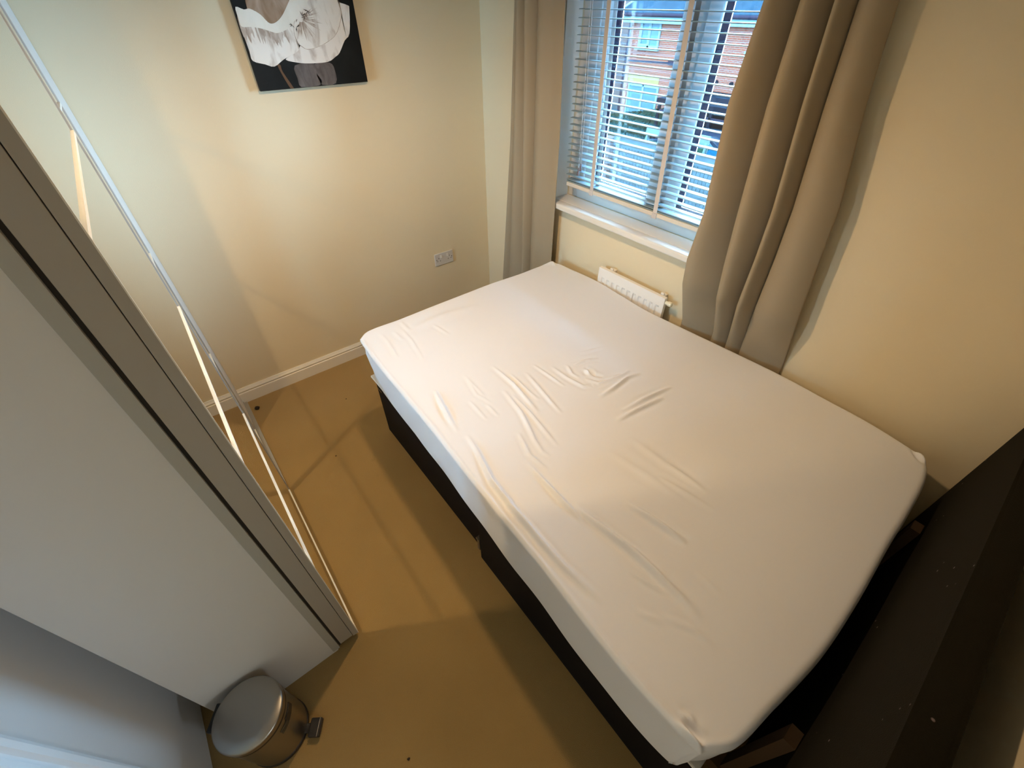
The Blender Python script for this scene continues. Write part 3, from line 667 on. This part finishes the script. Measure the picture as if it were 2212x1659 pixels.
for k in range(NP_): faces.append(((NR - 1) * NP_ + k, (NR - 1) * NP_ + (k + 1) % NP_, ci))
me = bpy.data.meshes.new('fitted_sheet'); me.from_pydata(verts, [], faces); me.update(); me.materials.append(SHEET)
me.polygons.foreach_set('use_smooth', [True] * len(me.polygons))
so = bpy.data.objects.new('fitted_sheet', me); COL.objects.link(so)
tag(so, 'creased white fitted sheet pulled over the mattress', 'bed sheet')
# mattress body
bm = bmesh.new()
idx = range(0, NP_, 10); inn = OLP - nout * .020
rings = []
for off, z in ((.020, .4135), (.004, .419), (0, .432), (0, .63), (.006, .652), (.02, .665)):
    rings.append([(inn[i][0] - nout[i][0] * off, inn[i][1] - nout[i][1] * off, z) for i in idx])
Vv = grid_mesh(bm, rings, closed=True); bm.faces.new(Vv[0][::-1]); bm.faces.new(Vv[-1])
tag(link('mattress', bm, TICK, smooth=True, autos=50), 'pale grey mattress under the white sheet, resting on the black divan base', 'mattress')

# ---------------------------------------------------------------- pedal bin
BC = Vector((1.783, -2.198, 0)); bd = Vector((.087, .122, 0)).normalized(); bp_ = Vector((-bd.y, bd.x, 0))
bn = thing('pedal_bin', 'small round brushed steel pedal bin standing beside the wardrobe end', 'bin', BC)
bm = bmesh.new(); lathe(bm, BC, [(r_ * 1.08, z_) for r_, z_ in [(0, .0), (.082, 0), (.086, .004), (.086, .020), (.083, .022)]]); link('base_ring', bm, BLACK_PL, bn, smooth=True, autos=35)
bm = bmesh.new(); lathe(bm, BC, [(r_ * 1.08, z_) for r_, z_ in [(.0845, .020), (.0855, .235), (.0835, .237)]]); link('body', bm, STEEL, bn, smooth=True, autos=35)
bm = bmesh.new(); lathe(bm, BC, [(r_ * 1.08, z_) for r_, z_ in [(.083, .232), (.088, .234), (.088, .243), (.084, .245)]]); link('rim', bm, BLACK_PL, bn, smooth=True, autos=35)
bm = bmesh.new(); lathe(bm, BC, [(r_ * 1.08, z_) for r_, z_ in [(.084, .243), (.0885, .245), (.0895, .2625), (.0885, .2675), (.0850, .2700), (.060, .2712), (0, .2716)]]); link('lid', bm, STEEL, bn, smooth=True, autos=50)
def obox(bm, c, hx, hy, hz, bev=.002):
    t = bmesh.new(); bmesh.ops.create_cube(t, size=1.0)
    for v in t.verts: v.co = Vector((v.co.x * 2 * hx, v.co.y * 2 * hy, v.co.z * 2 * hz))
    if bev: bmesh.ops.bevel(t, geom=t.edges[:], offset=bev, segments=2, profile=.5, affect='EDGES')
    mm = Matrix.Translation(c) @ Matrix(((bp_.x, bd.x, 0, 0), (bp_.y, bd.y, 0, 0), (0, 0, 1, 0), (0, 0, 0, 1)))
    merge(bm, t, 0, mm)
bm = bmesh.new(); obox(bm, BC + bd * .124 + Vector((0, 0, .022)), .026, .018, .010, .003); obox(bm, BC + bd * .104 + Vector((0, 0, .018)), .014, .022, .006); pdl = link('pedal', bm, BLACK_PL, bn)
bm = bmesh.new(); obox(bm, BC + bd * .136 + Vector((0, 0, .0325)), .026, .0012, .0012, 0); link('pedal_edge', bm, CHROME, pdl)
bm = bmesh.new(); obox(bm, BC - bd * .100 + Vector((0, 0, .222)), .036, .016, .024, .004); obox(bm, BC - bd * .098 + Vector((0, 0, .10)), .028, .012, .098, .003); link('rear_hinge', bm, BLACK_PL, bn)
bm = bmesh.new()
def arc_plate(bm, a0, a1, z0, z1, r0):
    n = 10; I = []; O = []
    for k in range(n + 1):
        a = a0 + (a1 - a0) * k / n; I.append((a, r0)); 
    P = [[(BC.x + rr * math.cos(a), BC.y + rr * math.sin(a), z) for a, _ in I] for rr, z in ((r0, z0), (r0 + .0025, z0), (r0 + .0025, z1), (r0, z1))]
    grid_mesh(bm, P)
an = math.atan2(bd.y, bd.x)
arc_plate(bm, an - .10, an + .38, .184, .214, .0926); link('maker_plate', bm, BLACK_PL, bn)
bm = bmesh.new(); arc_plate(bm, an - .42, an - .10, .182, .202, .0926); link('sticker', bm, mat('dark_label', (.05, .045, .03), .4), bn)

# ---------------------------------------------------------------- crumbs on the carpet
def crumb(x, y, s, m, label, grp=None, flat_=.5):
    bm = bmesh.new(); bmesh.ops.create_icosphere(bm, subdivisions=2, radius=s)
    rr = random.Random(int(x * 1000))
    for v in bm.verts: v.co *= rr.uniform(.7, 1.3); v.co.z *= flat_
    for v in bm.verts: v.co += Vector((x, y, s * flat_ * .8))
    return tag(link('crumb', bm, m, smooth=True), label, 'crumb', grp)
DK = mat('dark_debris', (.03, .02, .015), .9); BR = mat('brown_debris', (.12, .07, .03), .9)
crumb(.115, -1.835, .012, DK, 'small black scrap on the carpet beside the mirrored wardrobe and skirting', flat_=.8)
crumb(.367, -1.382, .0035, DK, 'tiny dark crumb on the carpet nearest the bed corner')
crumb(2.117, -1.893, .0045, DK, 'tiny dark crumb alone on the carpet right of the bin')
crumb(.760, -1.602, .004, BR, 'tiny brown crumb on the carpet between wardrobe and bed')

# ---------------------------------------------------------------- ceiling lamp (above the frame)
lp = thing('pendant_lamp', 'opal bulb hanging from a white ceiling rose above the bed', 'lamp', (LAMP[0], LAMP[1], ZC))
bm = bmesh.new(); lathe(bm, (LAMP[0], LAMP[1], ZC - .03), [(0, 0), (.03, .0), (.045, .028), (.045, .030), (0, .03)]); link('ceiling_rose', bm, WHITE, lp, smooth=True, autos=35)
bm = bmesh.new(); cyl(bm, (LAMP[0], LAMP[1], 2.22), (LAMP[0], LAMP[1], ZC - .028), .003, seg=10); link('flex', bm, WHITE, lp)
bm = bmesh.new(); cyl(bm, (LAMP[0], LAMP[1], 2.18), (LAMP[0], LAMP[1], 2.235), .018); link('bulb_holder', bm, WHITE, lp, smooth=True, autos=35)
bm = bmesh.new(); lathe(bm, (LAMP[0], LAMP[1], 2.105), [(0, .052), (.012, .06), (.014, .085), (0, .086)]); link('bulb', bm, BULB, lp, smooth=True, autos=60)

wl = thing('added_fill_lamp', 'small white fill lamp added out of view on the landing', 'lamp', (FILL_POS[0], -1.3, FILL_POS[2]))  # fixture made up to carry the landing fill light
bm = bmesh.new(); box(bm, FILL_POS[0] - .04, FILL_POS[0] + .04, -1.312, -1.300, FILL_POS[2] - .22, FILL_POS[2] - .08, .003); cyl(bm, (FILL_POS[0], -1.31, FILL_POS[2] - .15), (FILL_POS[0], FILL_POS[1], FILL_POS[2] - .13), .008); cyl(bm, (FILL_POS[0], FILL_POS[1], FILL_POS[2] - .14), (FILL_POS[0], FILL_POS[1], FILL_POS[2] - .085), .02); link('lamp_arm', bm, WHITE, wl)

# ---------------------------------------------------------------- outside

struct(link('ground', B_(-45, 25, .6, 70, -3.70, -3.60), GROUND))['label'] = 'grey paved yard outside the window'
HY = 22.0
hs = thing('brick_house', 'red brick house across the yard with white windows and slate roof', 'house', (-12, HY, -3.6))
bm = bmesh.new(); box(bm, -17.0, 6, HY, HY + 8, -3.6, 1.15); link('brick_wall', bm, BRICK, hs)
bm = bmesh.new()
V = [bm.verts.new(p) for p in ((-17.65, HY - .35, 1.42), (6.4, HY - .35, 1.42), (6.4, HY + 4, 4.4), (-14.7, HY + 4, 4.4), (-17.65, HY - .35, 1.32), (6.4, HY - .35, 1.32), (6.4, HY + 4, 4.2), (-14.7, HY + 4, 4.2))]
for f in ((0, 1, 2, 3), (4, 7, 6, 5), (0, 4, 5, 1), (1, 5, 6, 2), (2, 6, 7, 3), (3, 7, 4, 0)): bm.faces.new([V[i] for i in f])
link('roof', bm, SLATE, hs)
bm = bmesh.new(); cyl(bm, (-17.65, HY - .37, 1.44), (-14.7, HY + 4, 4.44), .05, seg=8); link('verge_trim', bm, FASCIA, hs)
bm = bmesh.new(); box(bm, -17.35, 6.3, HY - .30, HY, 1.0, 1.30); link('fascia', bm, FASCIA, hs)
bm = bmesh.new(); cyl(bm, (-17.6, HY - .40, 1.32), (6.3, HY - .40, 1.32), .07, seg=10); link('gutter', bm, PIPE, hs)
bm = bmesh.new(); cyl(bm, (-16.93, HY - .1, 1.2), (-16.93, HY - .1, -3.6), .07, seg=10); link('downpipe', bm, PIPE, hs)
def hwin(x0, x1, z0, z1, sp=.5, door=False):
    bm = bmesh.new(); t = .10
    frame_rect(bm, x0, x1, z0, z1, t, HY - .06, HY + .02, 0); xm = x0 + (x1 - x0) * sp
    box(bm, xm - t * .6, xm + t * .6, HY - .06, HY + .02, z0, z1)
    if not door: frame_rect(bm, x0 + t, xm, z0 + t, z1 - t, .07, HY - .08, HY, 0)
    fr = link('window', bm, FASCIA, hs)
    bm = bmesh.new(); box(bm, x0 + t, x1 - t, HY - .03, HY - .01, z0 + t, z1 - t); link('pane', bm, WGLASS, fr)
    if not door:
        bm = bmesh.new(); box(bm, x0 - .12, x1 + .08, HY - .14, HY + .02, z0 - .09, z0 - .01); link('window_sill', bm, FASCIA, fr)
hwin(-16.28, -14.95, -.02, 1.14); hwin(-9.98, -8.6, .15, 1.14); hwin(-16.5, -14.4, -3.55, -1.62, door=True)
bm = bmesh.new(); box(bm, -16.62, -14.5, HY - .012, HY + .02, -1.56, -1.22); link('lintel', bm, YBRICK, hs)
bm = bmesh.new(); box(bm, -10.0, -8.3, HY - .012, HY + .02, -1.42, -1.08); link('lintel', bm, YBRICK, hs)
for x in (-11.14, -10.34):
    bm = bmesh.new(); cyl(bm, (x, HY - .05, -1.12), (x, HY + .02, -1.12), .10, seg=16); link('flue_vent', bm, DARKM, hs)
bm = bmesh.new(); cyl(bm, (-16.8, HY - .03, -.62), (-13.9, HY - .03, -.55), .035, seg=8); box(bm, -14.05, -13.7, HY - .18, HY, -.62, -.45); link('cable', bm, PIPE, hs)
hs2 = thing('brick_house', 'taller pinkish brick gable end left of the slate-roofed house', 'house', (-22, 24, -3.6))
bm = bmesh.new(); box(bm, -30, -17.8, 26.8, 34, -3.6, 6.0); link('gable_wall', bm, BRICK2, hs2)
bm = bmesh.new(); prism(bm, [(-30.3, 6.0), (-17.75, 6.0), (-23.9, 9.5)], 1, 26.7, 34); link('roof', bm, SLATE, hs2)
# carport with a dark car
cp = thing('carport', 'low dark timber carport in front of the brick house', 'carport', (-9.8, 20, -3.6))
bm = bmesh.new(); box(bm, -11.7, -5.0, 18.2, 21.9, -1.66, -1.48); link('flat_roof', bm, DARKM, cp)
bm = bmesh.new(); box(bm, -11.6, -5.0, 21.6, 21.9, -3.6, -1.66); link('rear_wall', bm, DARKM, cp)
bm = bmesh.new(); box(bm, -11.6, -5.0, 18.2, 18.3, -2.0, -1.9); link('beam', bm, PIPE, cp)
for x in (-11.6, -8.9, -5.2):
    bm = bmesh.new(); box(bm, x, x + .12, 18.2, 18.32, -3.6, -1.66); link('post', bm, DARKM, cp)
cr_ = thing('car', 'dark blue parked car under the carport', 'car', (-8.4, 17.0, -3.6))
def car_body():
    bm = bmesh.new()
    P = [(-2.1, .35), (-2.1, .75), (-1.9, .92), (-1.1, .98), (-.5, 1.42), (.9, 1.45), (1.6, 1.02), (2.05, .92), (2.1, .35)]
    t = bmesh.new(); prism(t, [(-8.4 + x, -3.6 + z) for x, z in P], 1, 16.2, 17.8)
    bmesh.ops.bevel(t, geom=t.edges[:], offset=.07, segments=3, profile=.6, affect='EDGES'); merge(bm, t)
    return bm
link('body', car_body(), CARM, cr_, smooth=True, autos=40)
bm = bmesh.new(); prism(bm, [(-8.4 + x, -3.6 + z) for x, z in ((-.95, 1.0), (-.45, 1.36), (.82, 1.38), (1.35, 1.03))], 1, 16.17, 16.2); link('side_window', bm, WGLASS, cr_)
for x in (-1.35, 1.35):
    for y in (16.22, 17.6):
        bm = bmesh.new(); cyl(bm, (-8.4 + x, y, -3.27), (-8.4 + x, y + .2, -3.27), .32, seg=24); link('wheel', bm, DARKFR, cr_)
# planting between house and fence
def hedge(name, x0, x1, y0, y1, z0, zA, zB, m, seed, label, cat):
    rr = np.random.RandomState(seed); nx_, ny_ = 60, 16; P = []
    for j in range(ny_ + 1):
        row = []
        for i in range(nx_ + 1):
            u, v = i / nx_, j / ny_; zt = zA + (zB - zA) * u; prof_ = math.sin(math.pi * min(max(v, 0), 1)) ** .4
            row.append((x0 + (x1 - x0) * u + rr.uniform(-.05, .05), y0 + (y1 - y0) * v + rr.uniform(-.05, .05), z0 + (zt - z0) * prof_ + rr.uniform(-.06, .06) * prof_))
        P.append(row)
    bm = bmesh.new(); grid_mesh(bm, P); return tag(link(name, bm, m), label, cat)
hedge('hedge', -15.4, -10.4, 18.4, 20.2, -3.62, -2.75, -1.75, HEDGE, 3, 'dark green hedge rising towards the carport', 'hedge')
hedge('hedge', -15.5, -6.5, 14.6, 15.9, -3.62, -2.9, -2.35, GRASS, 5, 'lower scrubby green hedge just behind the fence', 'hedge')
def sawhorse(x, y, ztop, wdt, label):
    t = thing('sawhorse', label, 'trestle', (x, y, -3.6))
    bm = bmesh.new(); box(bm, x - wdt, x + wdt, y - .05, y + .05, ztop - .25, ztop); link('top_board', bm, SAWM, t)
    for sx in (-1, 1):
        for sy in (-1, 1):
            bm = bmesh.new(); cyl(bm, (x + sx * wdt * .8, y + sy * .03, ztop - .2), (x + sx * wdt * 1.15, y + sy * .35, -3.6), .045, seg=6); link('leg', bm, SAWM, t)
sawhorse(-8.4, 13.9, -1.72, .42, 'pale timber trestle behind the fence, seen left of the window mullion')
sawhorse(-6.52, 13.9, -1.62, .34, 'pale timber trestle behind the fence, seen right of the window mullion')
bm = bmesh.new(); rr = np.random.RandomState(2)
P = [[(-6.0 + .12 * i, 13.2 + .15 * j, -3.6 + (1.72 - .02 * i) * math.sin(math.pi * (j + .2) / 8.4) + rr.uniform(-.02, .02)) for i in range(11)] for j in range(9)]
grid_mesh(bm, P); tag(link('tarpaulin', bm, TARPM), 'bright blue tarpaulin heaped behind the fence by the curtain', 'tarpaulin')
# fence
fn = thing('fence', 'grey vertical board fence across the yard below the window', 'fence', (-5.5, 11, -3.6))
bm = bmesh.new(); x = -7.95; rf = random.Random(5)
while x < 0:
    box(bm, x, x + .118, 11.0 + rf.uniform(0, .006), 11.03, -3.6, -1.72); x += .13
link('boards', bm, FENCEM, fn)
bm = bmesh.new(); box(bm, -7.95, 0, 11.03, 11.05, -3.6, -1.74); link('backing', bm, DARKM, fn)
bm = bmesh.new(); box(bm, -7.95, 0, 10.95, 11.08, -1.76, -1.47); x = -7.9
while x < 0:
    box(bm, x, x + .03, 10.97, 11.05, -1.47, -1.43); x += .19
link('top_rail', bm, FENCEM, fn)
bm = bmesh.new(); box(bm, -7.95, 0, 10.97, 11.0, -2.66, -2.54); link('lower_rail', bm, FENCEM, fn)
bm = bmesh.new(); box(bm, -8.30, -7.96, 10.8, 11.1, -3.6, -1.55); tag(link('brick_pier', bm, BRICK2), 'short pinkish brick pier at the left end of the fence', 'pier')
